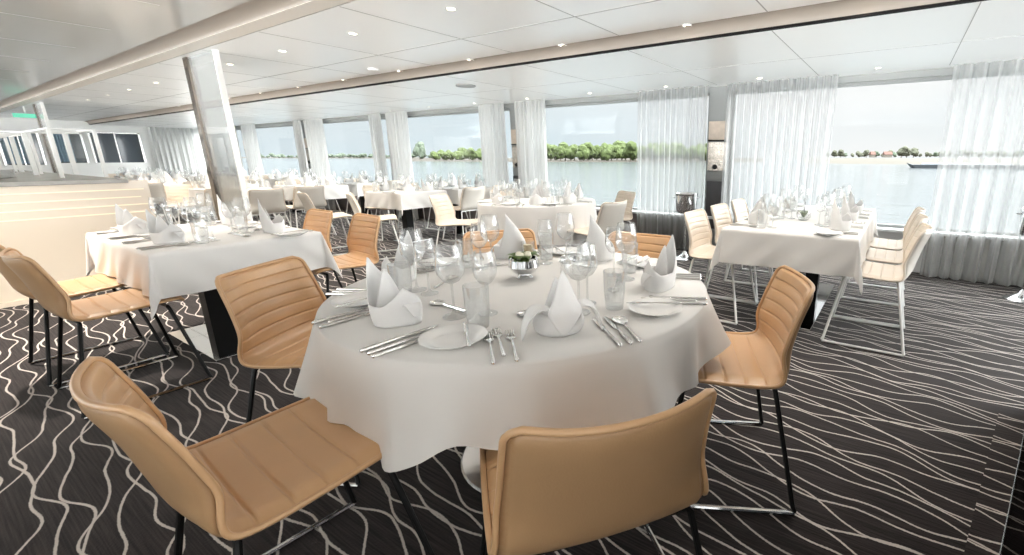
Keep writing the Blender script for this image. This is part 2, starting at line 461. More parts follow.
# port side (behind the camera): sill, head and posts round open window bays
YP = -4.6
w = MB().box(WX0, WX1, YP - .12, YP, -.05, .40).box(WX0, WX1, YP - .12, YP, 2.0, ZI + .2)
for x in PIL: w.box(x - .12, x + .12, YP - .12, YP, .4, 2.0)
struct('wall_front', w, M['wall_white'])
# forward wall
w = MB().box(WX1, WX1 + .1, YP, YW + .1, -.05, .4).box(WX1, WX1 + .1, YP, YW + .1, 2.0, ZC + .2)
for y in (-4.5, -2.0, .5, 3.0, 5.6): w.box(WX1, WX1 + .1, y - .1, y + .1, .4, 2.0)
struct('wall_right', w, M['wall_white'])
# stern wall with dark windows
w = MB()
def wall_with_holes(mb, xw, th, ya, yb, za, zb, holes):
    ys = sorted({ya, yb, *[h[0] for h in holes], *[h[1] for h in holes]})
    for a, b in zip(ys, ys[1:]):
        hz = [h for h in holes if h[0] <= a and h[1] >= b]
        if hz:
            mb.box(xw - th, xw, a, b, za, hz[0][2]); mb.box(xw - th, xw, a, b, hz[0][3], zb)
        else: mb.box(xw - th, xw, a, b, za, zb)
HOLES = [(3.22, 4.20, 1.04, 1.84), (2.55, 3.12, 1.04, 1.80), (1.75, 2.4, 1.0, 1.80)]
wall_with_holes(w, WX0, .12, YP, YW + .1, -.05, ZC + .2, HOLES)
struct('wall_left', w, M['wall_white'])
for i, (a, b, c, d) in enumerate(HOLES):
    p = empty('window_%d' % (8 + i), (WX0 - .05, (a + b) / 2, c)); p['kind'] = 'structure'
    hw = (b - a) / 2
    MB().box(-.01, 0, -hw, hw, 0, d - c).build('pane', M['dark_window'], p, False)
    f = MB().box(.0, .07, -hw, -hw + .04, 0, d - c).box(.0, .07, hw - .04, hw, 0, d - c).box(0, .07, -hw, hw, d - c - .03, d - c).box(0, .03, -.012, .012, 0, d - c)
    f.build('window_frame', M['steel'], p, False)
    if i:
        c_ = MB().grid(lambda u, v: (.02 + .012 * math.sin(v * 40), -hw + .04 + v * hw * 1.1, .03 + u * (d - c - .06)), 2, 60)
        c_.build('blind', M['blue_curtain'], p)

# ================================================================ the river
ZW = -2.5
struct('river', MB().add([(-6000, 6.2, ZW), (6000, 6.2, ZW), (6000, 6000, ZW), (-6000, 6000, ZW)], [(0, 1, 2, 3)]), M['water'])
def bank(name, pts, mat_, h):       # pts: (px, depth) shoreline from left to right
    mb = MB(); near, top, back = [], [], []
    for x, d in pts:
        q = far_point(x, 200, d); q.z = ZW; q2 = far_point(x, 200, d * 1.06); q2.z = ZW + h; q3 = far_point(x, 200, d * 3); q3.z = ZW + h
        near.append(q); top.append(q2); back.append(q3)
    n = len(pts)
    fs = [(i, i + 1, n + i + 1, n + i) for i in range(n - 1)] + [(n + i, n + i + 1, 2 * n + i + 1, 2 * n + i) for i in range(n - 1)]
    mb.add(near + top + back, fs)
    o = mb.build(name, mat_, None, True); o['kind'] = 'structure'; return o
bank('riverbank', [(395, 380), (470, 350), (560, 325), (640, 322), (760, 330)], M['bank'], .7)
bank('riverbank_far', [(150, 1300), (260, 1150), (330, 950), (400, 900), (430, 850)], M['bank'], .8)
bank('river_beach', [(800, 300), (835, 246), (900, 228), (960, 226), (1040, 222), (1150, 220)], M['sand'], 1.5)
def blob(mb, c, rx, rz, seed, sub=2):
    bm = bmesh.new(); bmesh.ops.create_icosphere(bm, subdivisions=sub, radius=1)
    for v in bm.verts:
        p = v.co * (1 + .34 * noise.noise(v.co * 2.1 + Vector((seed, seed * 1.7, 0))) + .16 * noise.noise(v.co * 5 + Vector((seed, 0, 3))))
        v.co = Vector((c[0] + p.x * rx, c[1] + p.y * rx, c[2] + p.z * rz))
    bm.verts.index_update()
    mb.add([v.co for v in bm.verts], [[v.index for v in f.verts] for f in bm.faces]); bm.free()
def tree_kind(i, mname):
    def make():
        e = empty('tree'); r = random.Random(i)
        c = MB()
        for k in range(8):
            a = r.uniform(0, 6.28); q = r.uniform(.0, .22)
            blob(c, (q * math.cos(a), q * math.sin(a), r.uniform(.20, .74)), r.uniform(.2, .3), r.uniform(.22, .3), i * 7 + k)
        c.build('crown', M[mname], e, False, weld=False)
        MB().tube([(0, 0, -.08), (.02, 0, .45)], [.04, .02], 6).build('trunk', M['bark'], e)
        return e
    return Kind(make)
TK = {m: [tree_kind(i, m) for i in range(4)] for m in ('crown', 'crown_far', 'crown_dull')}
tr = random.Random(3)
def plant(x, ybase, d, hpx, m, label, group, squash=1.0):
    q = far_point(x, ybase, d); h = hpx / F_PX * d
    o = tr.choice(TK[m]).put((q.x, q.y, q.z), tr.uniform(0, 6.28), label, 'tree', group, scale=h)
    o.scale = (h * squash, h * squash, h)
x = 541; row = 0
while x < 724:
    row += 1
    plant(x, 160, 332 + (row % 5) * 15, tr.uniform(13, 18.5), 'crown', 'bright green bushy tree in the dense row on the far riverbank', 'dense bank trees', 1.05)
    x += tr.uniform(3.4, 5.4)
x = 434
while x < 492:
    row += 1
    plant(x, 160, 372 + (row % 5) * 13, tr.uniform(8, 13), 'crown', 'low green tree on the bank seen through the third window', 'third window bank trees', 1.2)
    x += tr.uniform(3, 5)
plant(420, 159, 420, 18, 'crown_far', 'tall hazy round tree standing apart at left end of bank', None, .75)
x = 256
while x < 436:
    row += 1
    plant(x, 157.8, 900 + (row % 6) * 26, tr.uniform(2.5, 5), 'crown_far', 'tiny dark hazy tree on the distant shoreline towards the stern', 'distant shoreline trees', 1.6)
    x += tr.uniform(3, 6)
x = 828
while x < 1036:
    row += 1
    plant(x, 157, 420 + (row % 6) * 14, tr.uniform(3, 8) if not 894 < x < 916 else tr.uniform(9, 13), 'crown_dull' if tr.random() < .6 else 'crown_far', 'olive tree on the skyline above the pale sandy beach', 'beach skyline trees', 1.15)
    x += tr.uniform(3.5, 7.5)
# farmhouses on the skyline
for (x, wd, lab) in ((887, 7, 'small red roofed house among trees above the beach'), (872, 4, 'tiny pale house left of the red roofed house')):
    q = far_point(x, 157.5, 400); k = 400 / F_PX
    h = empty('house', q, R(25)); tag(h, lab, 'house')
    MB().box(-wd * k / 2, wd * k / 2, -2.5, 2.5, 0, 2.6).build('wall', M['house_wall'], h, False)
    a = wd * k / 2 + .3
    MB().add([(-a, -2.9, 2.5), (a, -2.9, 2.5), (a, 2.9, 2.5), (-a, 2.9, 2.5), (-a, 0, 5.2), (a, 0, 5.2)], [(0, 1, 5, 4), (2, 3, 4, 5), (0, 4, 3), (1, 2, 5), (0, 3, 2, 1)]).build('roof', M['roof_red'], h, False)
# barge
q = far_point(978, 168.3, 141); q.z = ZW
b = empty('barge', q, R(-6)); tag(b, 'long low dark cargo barge on the river before the beach', 'boat')
MB().add([(-16.5, -2, 0), (15, -2, 0), (15, 2, 0), (-16.5, 2, 0), (-17.5, -2.2, 1.1), (16.5, -2.2, 1.3), (16.5, 2.2, 1.3), (-17.5, 2.2, 1.1), (-19.5, 0, 1.7), (-18, 0, 0)],
         [(0, 1, 5, 4), (2, 3, 7, 6), (1, 2, 6, 5), (4, 5, 6, 7), (0, 4, 8, 9), (3, 9, 8, 7), (4, 7, 8), (0, 9, 3)]).build('hull', M['hull'], b, False)
MB().box(-15, 8, -1.8, 1.8, 1.1, 1.55, .1).build('hatch_cover', M['deck_grey'], b, False)
MB().box(10, 14, -1.7, 1.7, 1.2, 3.2, .15).build('wheelhouse', M['wall_white'], b, False)

# ================================================================= curtains
def curtain(x0, x1, y, z1, folds, m, label, seed, amp=.035, gather=0, group=None, along='x'):
    r = random.Random(seed)
    ph = [r.uniform(0, 6.28) for _ in range(4)]
    def fn(u, v):
        z = .015 + (1 - u) * (z1 - .015)
        t = v + .012 * math.sin(v * 23 + ph[0]) * u
        a = amp * (.55 + .45 * u)
        off = a * math.sin(2 * PI * folds * t + .8 * math.sin(7 * t + ph[1]) + .25 * math.sin(3 * u + ph[2])) + .35 * a * math.sin(2 * PI * folds * 2.3 * t + ph[3])
        xx = x0 + (x1 - x0) * v + gather * (v - .5) * (u * u)
        return (xx, y + off, z) if along == 'x' else (y + off, xx, z)
    o = MB().grid(fn, 14, int(folds * 14) + 2).build('curtain', m, None, True, 0)
    hem = MB().grid(lambda u, v: fn(1 - .018 * u, v), 2, int(folds * 14) + 2).build('hem', m, o, True, 0)
    return tag(o, label, 'curtain', group)
YC = 5.40
curtain(.29, 1.36, YC, ZO, 9, M['sheer'], 'sheer white curtain at the far right beside the second ice bucket', 1, .045)
curtain(-1.86, -.68, YC, ZO, 13, M['sheer'], 'wide sheer white curtain hanging behind the right rectangular table', 2, .04)
curtain(-3.05, -2.08, YC, ZO, 11, M['sheer'], 'sheer white curtain hanging behind the middle ice bucket stand', 3, .04)
curtain(-5.26, -4.63, YC, ZO, 8, M['drape'], 'white drape right of the stone pillar behind the round table', 4, .035)
curtain(-6.02, -5.45, YC, ZO, 7, M['drape'], 'white drape left of the stone pillar behind the round table', 5, .035)
curtain(-8.62, -7.94, YC, ZO, 6, M['drape'], 'white drape right of the third pillar from the right', 6, .035)
curtain(-9.22, -8.80, YC, ZO, 5, M['drape'], 'white drape left of the third pillar from the right', 7, .035)
curtain(-11.8, -10.98, YC, ZO, 6, M['drape'], 'white drape right of the fourth pillar from the right', 8, .035)
curtain(-12.35, -11.95, YC, ZO, 4, M['drape'], 'white drape left of the fourth pillar from the right', 9, .035)
curtain(-15.2, -14.3, YC, ZO, 7, M['drape'], 'white drape right of the fifth pillar, near the glass panel', 10, .035)
curtain(-15.9, -15.5, YC, ZO, 4, M['drape'], 'white drape left of the fifth pillar, far down the room', 11, .035)
curtain(4.35, 5.35, WX0 + .12, ZO, 8, M['drape'], 'white drape across the far corner of the stern wall', 12, .04, along='y')

# =================================================================== chairs
# side profile of the shell (front is +y)
PROF = crom([(.218, .447), (.205, .461), (.16, .467), (.0, .456), (-.12, .452), (-.175, .466), (-.207, .505), (-.222, .56), (-.246, .66), (-.272, .745), (-.284, .787)], 9)
PLEN = [0]
for a_, b_ in zip(PROF, PROF[1:]): PLEN.append(PLEN[-1] + (b_ - a_).length)
TOT = PLEN[-1]
def prof(t):
    s = max(0, min(1, t)) * TOT
    for i in range(len(PROF) - 1):
        if PLEN[i + 1] >= s - 1e-9:
            k = (s - PLEN[i]) / max(1e-9, PLEN[i + 1] - PLEN[i]); p = PROF[i].lerp(PROF[i + 1], k); d = (PROF[i + 1] - PROF[i]).normalized()
            return p, Vector((-d.y, d.x))      # normal away from the sitter
    return PROF[-1], Vector((0, 1))
T_BEND = None
for i in range(200):
    if prof(i / 200)[0].x < -.185: T_BEND = i / 200; break
def shell_pt(t, v, off):
    """t along the profile, v -1..1 across, off along the outside normal"""
    p, n = prof(t)
    w_ = .222 + .010 * math.sin(PI * min(1, t * 1.3)) - .026 * max(0, (t - .5) / .5)
    e = min(t, 1 - t) * TOT; rc = .042
    if e < rc: w_ -= rc - math.sqrt(max(0, rc * rc - (rc - e) ** 2))
    x = v * w_
    back = max(0, min(1, (t - T_BEND + .08) / .25)); back = back * back * (3 - 2 * back)
    wrap = (abs(x) / .23) ** 2.2
    y = p.x + back * .072 * wrap; z = p.y + (1 - back) * .010 * wrap - back * .014 * (1 - wrap) * max(0, (t - .8) / .2)
    n3 = Vector((-back * .5 * v * abs(v), n.x, n.y)).normalized()
    if n3.z > 0 and t < T_BEND: n3 = -n3
    return Vector((x, y, z)) + n3 * off
def outward(t):
    p, n = prof(t); return n
# orient: outside is below the seat and behind the back
_p, _n = prof(.2)
SGN = 1 if _n.y < 0 else -1
def sp(t, v, off):
    p, n = prof(t); n = n * SGN
    w_ = .222 + .010 * math.sin(PI * min(1, t * 1.3)) - .026 * max(0, (t - .5) / .5)
    e = min(t, 1 - t) * TOT; rc = .042
    if e < rc: w_ -= rc - math.sqrt(max(0, rc * rc - (rc - e) ** 2))
    x = v * w_
    back = max(0, min(1, (t - T_BEND + .08) / .25)); back = back * back * (3 - 2 * back)
    wrap = (abs(x) / .23) ** 2.2
    y = p.x + back * .072 * wrap
    z = p.y + (1 - back) * .010 * wrap - back * .016 * (1 - wrap) * max(0, (t - .8) / .2)
    nx = back * .45 * v * abs(v)
    n3 = Vector((nx, n.x, n.y)).normalized()
    return Vector((x, y, z)) + n3 * off
GROOVES_SEAT = [T_BEND * k / 6 for k in (1, 2, 3, 4, 5)]
GROOVES_BACK = [T_BEND + .03 + (1 - T_BEND) * k for k in (.0, .16, .31, .46, .61, .75)]
def pad_mesh(t0, t1, grooves, name):
    nu, nv = 120, 17
    def fn(u, v):
        t = t0 + (t1 - t0) * u; vv = v * 2 - 1
        g = sum(math.exp(-((t - q) * TOT / .0032) ** 2) for q in grooves)
        e = min(1, (1 - abs(vv)) / .05)
        eu = min(1, min(u if t0 < .02 else 1, (1 - u) if t1 > .98 else 1) / .03)
        puff = .0018 * min(1, min(abs((t - q) * TOT) for q in grooves) / .03)
        off = -(.0125 + puff - .006 * g) * math.sqrt(max(0, min(e, eu)))
        return sp(t, vv * .97, off)
    return MB().grid(fn, nu, nv).mesh(name)
def shell_mesh():
    mb = MB(); nu, nv = 48, 17
    mb.grid(lambda u, v: sp(u, v * 2 - 1, .013 * math.sqrt(max(0, min(1, min(1 - abs(v * 2 - 1), min(u, 1 - u) * 2) / .10)))), nu, nv)
    mb.grid(lambda u, v: sp(u, v * 2 - 1, -.002 * math.sqrt(max(0, min(1, min(1 - abs(v * 2 - 1), min(u, 1 - u) * 2) / .05)))), nu, nv)
    return mb.mesh('shell')
def piping_mesh():
    out = []
    for k in range(60): out.append(sp(.004 + .992 * k / 59, 1, .001))
    for k in range(1, 14): out.append(sp(.997, 1 - 2 * k / 14, .001))
    for k in range(60): out.append(sp(.996 - .992 * k / 59, -1, .001))
    for k in range(1, 14): out.append(sp(.003, -1 + 2 * k / 14, .001))
    return MB().tube(out + out[:2], .0072, 7).mesh('piping')
ME = {'piping': piping_mesh(), 'shell': shell_mesh(), 'seat': pad_mesh(.008, T_BEND, GROOVES_SEAT, 'seat'), 'back': pad_mesh(T_BEND, .988, GROOVES_BACK, 'backrest')}
def mesh_part(name, me, m, parent):
    me2 = me.copy(); me2.materials.clear(); me2.materials.append(m)
    o = bpy.data.objects.new(name, me2); COL.objects.link(o); o.parent = parent; return o
def chair_maker(pad, shell_m, metal):
    def make():
        e = empty('dining_chair')
        mesh_part('shell', ME['shell'], shell_m, e)
        mesh_part('piping', ME['piping'], pad, e)
        mesh_part('seat', ME['seat'], pad, e)
        mesh_part('backrest', ME['back'], pad, e)
        rr = .0085
        FX, FY, TX, TY = .268, .235, .200, .155
        for sx in (-1, 1):
            for sy in (-1, 1):
                MB().tube([(sx * FX, sy * FY, .012), (sx * (FX - .006), sy * (FY - .006), .03), (sx * TX, sy * TY, .425), (sx * (TX - .012), sy * (TY - .003), .437)], rr, 8).build('leg', metal, e)
            MB().tube([(sx * FX, -FY, rr), (sx * FX, FY, rr)], rr, 8).build('runner', M['chrome'] if metal is M['black_metal'] else metal, e)
        for sy in (-1, 1):
            MB().tube([(-TX + .01, sy * (TY - .003), .436), (TX - .01, sy * (TY - .003), .436)], rr, 8).build('crossbar', metal, e)
        return e
    return make
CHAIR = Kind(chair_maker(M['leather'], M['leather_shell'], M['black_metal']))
CHAIR_W = Kind(chair_maker(M['cream_leather'], M['cream_shell'], M['white_metal']))
def chair(kind, x, y, face, label, group=None):
    return kind.put((x, y, 0), R(face) - PI / 2, label, 'chair', group)

# ============================================================ table things
TZ = .725                         # cloth surface
def wine_glass(parts, h, rb, name='wine_glass'):
    """h height, rb widest radius of the bowl"""
    def make():
        zb = h * .46
        bowl = [(.004, zb), (rb * .55, zb + h * .045), (rb * .92, zb + h * .15), (rb, zb + h * .24), (rb * .93, zb + h * .38), (rb * .78, h)]
        bowl += [(r - .0012, z + .001) for r, z in bowl[::-1]]
        foot = [(.0, .0), (rb * .82, .0), (rb * .82, .003), (rb * .3, .007), (.006, .014), (.004, .02)]
        n = 20 if parts else 12
        if parts:
            e = empty(name)
            MB().lathe(bowl, n).build('bowl', M['glass'], e, True, 60)
            MB().lathe([(.0042, .02), (.0036, h * .2), (.004, zb)], 8).build('stem', M['glass_foot'], e, True, 60)
            MB().lathe(foot, n).build('foot', M['glass_foot'], e, True, 60)
            return e
        mb = MB().lathe(foot, n).lathe([(.0042, .02), (.0036, h * .2), (.004, zb)], 6).lathe(bowl, n)
        return mb.build(name, M['glass'], None, True, 60)
    return Kind(make)
def tumbler(parts):
    def make():
        p = [(.0, .0), (.028, .0), (.029, .004), (.034, .06), (.036, .125), (.0348, .125), (.0328, .06), (.027, .012), (0, .010)]
        return MB().lathe(p, 20 if parts else 12).build('water_glass', M['glass_foot'], None, True, 50)
    return Kind(make)
def plate_make():
    p = [(0, .004), (.052, .004), (.058, .006), (.084, .018), (.0865, .020), (.084, .0205), (.06, .009), (.05, .0075), (0, .0075)]
    return MB().lathe(p, 32).build('side_plate', M['porcelain'], None, True, 50)
def handle(mb, l0, l1, w=.0055, th=.0032):
    mb.tube([(0, l0, .003), (0, l0 + .004, .0035), (0, l0 + .02, .0036), (0, (l0 + l1) / 2, .004), (0, l1 - .01, .005), (0, l1, .005)], [.002, .006, .0058, .0048, .003, .0026], 8)
    return mb
def fork_make():
    e = empty('fork'); handle(MB(), 0, .125).build('handle', M['silver'], e)
    mb = MB()
    def neck(u, v):
        wv = .0028 + .0095 * min(1, max(0, (u - .15) / .5)) ** 1.5
        return ((v * 2 - 1) * wv, .122 + .035 * u, .005 - .002 * u + .001 * (v * 2 - 1) ** 2)
    mb.grid(neck, 7, 5)
    for k in range(4):
        x = -.0104 + k * .00693
        mb.tube([(x, .155, .003), (x, .18, .0035), (x * .95, .198, .007)], [.0017, .0015, .0008], 5)
    t = mb.build('tines', M['silver'], e); solid(t, .0012)
    return e
def knife_make():
    e = empty('table_knife'); handle(MB(), 0, .115, .007).build('handle', M['silver'], e)
    mb = MB()
    def bl(u, v):
        wv = .0095 * math.sin(PI * min(1, .12 + u * .9)) ** .5 if u > .8 else .0095 * min(1, .45 + u * 2)
        return (-.003 + (v - .3) * wv * 1.7, .112 + .105 * u, .0045)
    mb.grid(bl, 12, 3); solid(mb.build('blade', M['silver'], e), .0014)
    return e
def spoon_make(L=.2, name='spoon'):
    def make():
        e = empty(name); hl = L * .68
        handle(MB(), 0, hl).build('handle', M['silver'], e)
        def bw(u, v):
            a = PI * u; wv = .020 * math.sin(a) ** .75 * (1 - .18 * math.cos(a)) + .0018
            x = (v * 2 - 1) * wv; q = (x / max(wv, 1e-4)) ** 2
            return (x, hl - .004 + (L - hl) * (1 - math.cos(a)) / 2, .0055 - .006 * math.sin(a) * (1 - q) + .001)
        solid(MB().grid(bw, 15, 9).build('bowl', M['silver'], e), .001)
        return e
    return make
def leaf_sheet(mb, base, path, width, cup, nu=12, nv=9):
    """a pointed fold of cloth: path = list of (out, up) points; base = (x, y, direction)"""
    bx, by, ang = base; P = crom([(a, b, 0) for a, b in path], 6); n = len(P)
    ca, sa = math.cos(ang), math.sin(ang)
    def fn(u, v):
        k = u * (n - 1); i = min(int(k), n - 2); p = P[i].lerp(P[i + 1], k - i)
        wv = width(u); x = (v * 2 - 1) * wv; out = p.x + cup * (1 - (v * 2 - 1) ** 2) * wv
        return (bx + ca * out - sa * x, by + sa * out + ca * x, max(.001, p.y))
    return mb.grid(fn, nu, nv)
def napkin_make(var):
    def make():
        mb = MB()
        if var in (0, 2):
            pk, wd, pa = (.13, 66, 165) if var == 0 else (.155, 58, 90)
            def fn(u, v):
                ph = 2 * PI * v
                d1 = abs((math.degrees(ph) - pa + 180) % 360 - 180); d2 = abs((math.degrees(ph) - pa - 175 + 180) % 360 - 180)
                h = .062 + pk * max(0, 1 - d1 / wd) ** .95 + .05 * max(0, 1 - d2 / 60)
                sc = 1 + .10 * math.sin(PI * min(1, u * .8)) - .30 * max(0, u * h - .08) / .12
                tw = .012 * math.sin(3 * ph + var)
                lean = (-.030 if var == 0 else .030) * (u * h / .2) ** 2
                return ((.072 + tw * .5) * math.cos(ph) * sc + lean, (.050 + tw * .3) * math.sin(ph) * sc, .001 + u * h)
            mb.grid(fn, 12, 56, True)
            # inner second fold standing inside, and a side wing
            leaf_sheet(mb, (0, -.005, R(pa - 10)), [(.0, .002), (.015, .06), (.02, .11), (.03, .158)], lambda u: .050 * (1 - u) ** .75 + .0005, .25)
            leaf_sheet(mb, (.055, 0, -.5), [(.0, .05), (.022, .066), (.040, .050), (.046, .03)], lambda u: .028 * (1 - u) ** .6 + .001, -.2)
        else:
            def fn(u, v):
                ph = 2 * PI * v
                h = .05 + .012 * math.sin(2 * ph)
                sc = 1 + .15 * math.sin(PI * u * .9)
                return (.062 * math.cos(ph) * sc, .055 * math.sin(ph) * sc + .012, .001 + u * h)
            mb.grid(fn, 8, 40, True)
            # tall centre leaf: narrow root, wide waist, sharp tip
            leaf_sheet(mb, (0, -.052, -PI / 2), [(.0, .004), (.018, .055), (.022, .11), (.004, .188)], lambda u: .046 * (min(1, u / .5) ** .8 if u < .5 else (1 - (u - .5) / .5) ** .85) + .001, .35, 16, 11)
            leaf_sheet(mb, (0, .02, PI / 2), [(.0, .03), (.01, .08), (.006, .15)], lambda u: .05 * (1 - u) ** .8 + .001, .3)
            for s in (-1, 1):
                leaf_sheet(mb, (s * .02, -.03, PI / 2 - s * (PI / 2 + .15)), [(.0, .05), (.035, .088), (.068, .078), (.086, .040), (.092, .004)], lambda u: .030 * math.sin(PI * min(1, .30 + u * .68)) + .001, -.5, 14, 9)
        o = mb.build('napkin', M['napkin'], None, True, 50); solid(o, .0022); return o
    return Kind(make)
K = dict(wine=wine_glass(True, .225, .043), white=wine_glass(True, .20, .036), wine_s=wine_glass(False, .225, .043), white_s=wine_glass(False, .195, .036),
         tumbler=tumbler(True), tumbler_s=tumbler(False), plate=Kind(plate_make), fork=Kind(fork_make), knife=Kind(knife_make), spoon=Kind(spoon_make()),
         dessert=Kind(spoon_make(.175, 'dessert_spoon')), nap0=napkin_make(0), nap1=napkin_make(1), nap2=napkin_make(2))

def setting(ox, oy, face, where, table, full=True, nap='nap0', naprot=None, seed=0, nd=.17, glasses=((.10, .30), (.155, .37), (.215, .30)), plate=True, small=False, cutlery=True, zt=TZ):
    """one cover: (ox, oy) on the table edge, face = direction (deg) from the diner to the table middle"""
    r = random.Random(seed * 13 + 5)
    f = R(face); fx, fy = math.cos(f), math.sin(f); rx, ry = fy, -fx; rz = f - PI / 2
    def P(x, y, dz=.0008): return (ox + rx * x + fx * y, oy + ry * x + fy * y, zt + dz)
    j = lambda a: r.uniform(-a, a)
    G = table
    K[nap].put(P(j(.01), nd + j(.01)), rz + (naprot if naprot is not None else j(.5)), 'white folded standing napkin ' + where, 'napkin', 'napkins on ' + G)
    s = '_s' if small else ''
    nm = (('wine', 'largest bowl of the wine glasses'), ('white', 'slimmer wine glass'), ('tumbler', 'straight water glass'))
    for (gx, gy), (k, what) in zip(glasses, nm):
        lab = {'wine': 'large clear wine glass ', 'white': 'slim clear wine glass ', 'tumbler': 'straight clear water glass '}[k]
        K[k + s].put(P(gx + j(.008), gy + j(.008)), j(3), lab + where, 'glass', 'glasses on ' + G)
    if plate:
        K['plate'].put(P(-.27, nd + .02 + j(.01), 0.0), 0, 'round white side plate ' + where, 'plate', 'side plates on ' + G)
        if full:
            K['knife'].put(P(-.235, nd - .07, .0175), rz + .08 + j(.06), 'small butter knife on side plate ' + where, 'knife', 'butter knives on ' + G, scale=.82)
    if not cutlery: return
    for i, (x, y) in enumerate(((-.185, .015), (-.158, .045), (-.131, .012))):
        if not full and i == 1: continue
        K['fork'].put(P(x, y + j(.004)), rz + j(.03), ('outer', 'middle', 'inner')[i] + ' silver fork ' + where, 'fork', 'forks on ' + G, scale=(1, .95, 1)[i])
    for i, (x, y) in enumerate(((.130, .005), (.160, .010))):
        if not full and i == 1: continue
        K['knife'].put(P(x, y + j(.004)), rz + j(.03), ('inner', 'outer')[i] + ' silver table knife ' + where, 'knife', 'knives on ' + G)
    K['spoon'].put(P(.188, .008 + j(.004)), rz + j(.03), 'silver soup spoon ' + where, 'spoon', 'spoons on ' + G)
    if full:
        K['dessert'].put(P(.085, .345 + j(.006)), rz + PI / 2 + .06 + j(.05), 'silver dessert spoon lying crosswise ' + where, 'spoon', 'dessert spoons on ' + G)

def round_table(cx, cy, rad, drop, label, clabel, seed, hemfn=None, fold=.03, nf=9, spread=.018):
    e = empty('round_table', (cx, cy, 0)); tag(e, label, 'table')
    MB().lathe([(0, TZ - .03), (rad - .012, TZ - .03), (rad - .006, TZ - .025), (rad - .006, TZ - .006), (rad - .01, TZ - .004), (0, TZ - .004)], 64).build('tabletop', M['wall_white'], e, True, 30)
    MB().lathe([(0, .02), (.045, .02), (.045, TZ - .03), (0, TZ - .03)], 24).build('column', M['steel'], e, True, 30)
    MB().lathe([(0, .0), (.30, .0), (.302, .006), (.295, .012), (.10, .022), (.05, .04), (0, .04)], 48).build('base_plate', M['steel'], e, True, 30)
    r = random.Random(seed); ph = [r.uniform(0, 6.28) for _ in range(5)]
    mb = MB(); N = 220
    def hang(u, v):
        th = 2 * PI * v
        d = u * (drop + (hemfn(th) if hemfn else .02 * math.sin(4 * th + ph[0])))
        w1 = math.sin(nf * th + ph[1] + .9 * math.sin(2 * th + ph[2])); w2 = math.sin((nf * 2 - 1) * th + ph[3] + .7 * math.sin(3 * th))
        ridge = max(0, .5 + .5 * w1) ** 2.2 + .35 * max(0, w2) ** 2
        rr = rad + .004 * min(1, u * 8) + (spread + fold * 1.35 * ridge) * (u ** 1.1)
        bend = .010 * (1 - math.exp(-u * 18))
        return (cx + rr * math.cos(th), cy + rr * math.sin(th), TZ - d - bend * 0)
    mb.grid(hang, 26, N, True)
    mb.grid(lambda u, v: (cx + rad * u * math.cos(2 * PI * v), cy + rad * u * math.sin(2 * PI * v), TZ), 8, N, True)
    c = mb.build('tablecloth', M['cloth'], None, True, 0)
    c.location = (0, 0, 0)
    tag(c, clabel, 'tablecloth')
    return e

def rect_table(x0, x1, y0, y1, drop, label, clabel, cols, plate, seed, flare=.13, zt=TZ, black=True):
    """cols: column centres; plate: floor plate (x0,x1,y0,y1)"""
    cx, cy = (x0 + x1) / 2, (y0 + y1) / 2
    e = empty('dining_table', (cx, cy, 0)); tag(e, label, 'table')
    def loc(mb): 
        mb.v = [(a - cx, b - cy, c) for a, b, c in mb.v]; return mb
    loc(MB().box(x0 + .01, x1 - .01, y0 + .01, y1 - .01, zt - .034, zt - .004, .004)).build('tabletop', M['wall_white'], e, False)
    for (a, b) in cols:
        loc(MB().box(a - .055, a + .055, b - .055, b + .055, .012, zt - .034, .004)).build('column', M['black_metal'], e, False)
    loc(MB().box(*plate, 0, .012, .002)).build('base_plate', M['mirror_plate'], e, False)
    r = random.Random(seed); ph = [r.uniform(0, 6.28) for _ in range(6)]
    hx, hy = (x1 - x0) / 2, (y1 - y0) / 2
    mb = MB(); rc = .018
    nx = max(24, int((hx + drop) * 2 / .022)); ny = max(24, int((hy + drop) * 2 / .022))
    def axis(h, n):
        A = [-h - drop + (drop) * k / 13 for k in range(13)] + [-h + 2 * h * k / n for k in range(n + 1)] + [h + drop * (k + 1) / 13 for k in range(13)]
        return A
    AX, AY = axis(hx, nx), axis(hy, ny)
    def pt(a, b):
        ca, cb = max(-hx, min(hx, a)), max(-hy, min(hy, b)); da, db = a - ca, b - cb
        d = math.hypot(da, db)
        if d < 1e-9: return (cx + a, cy + b, zt)
        ux, uy = da / d, db / d
        corner = min(abs(da), abs(db)) / max(abs(da), abs(db), 1e-9)
        corner = corner * (2 - corner)
        rip = .010 * math.sin((a * uy * uy + b * ux * ux) * 13 + ph[0] + ph[1] * (ux > 0)) + .006 * math.sin((a - b) * 27 + ph[2])
        out = .004 + (flare * .30 + flare * 1.5 * corner ** 1.3) * d + rip * (d / drop) * (1 - corner * .5)
        # the fold that runs up to the corner swings inwards on either side of it
        dip = -.10 * d * corner * (1 - corner)
        ex = ux * (out + dip); ey = uy * (out + dip)
        return (cx + ca + ex, cy + cb + ey, zt - d * (1 - .04 * corner) - .0)
    vs_ = [pt(a, b) for a in AX for b in AY]; n2 = len(AY)
    mb.add(vs_, [(i * n2 + k, i * n2 + k + 1, (i + 1) * n2 + k + 1, (i + 1) * n2 + k) for i in range(len(AX) - 1) for k in range(n2 - 1)])
    c = mb.build('tablecloth', M['cloth'], None, True, 0)
    tag(c, clabel, 'tablecloth')
    return e

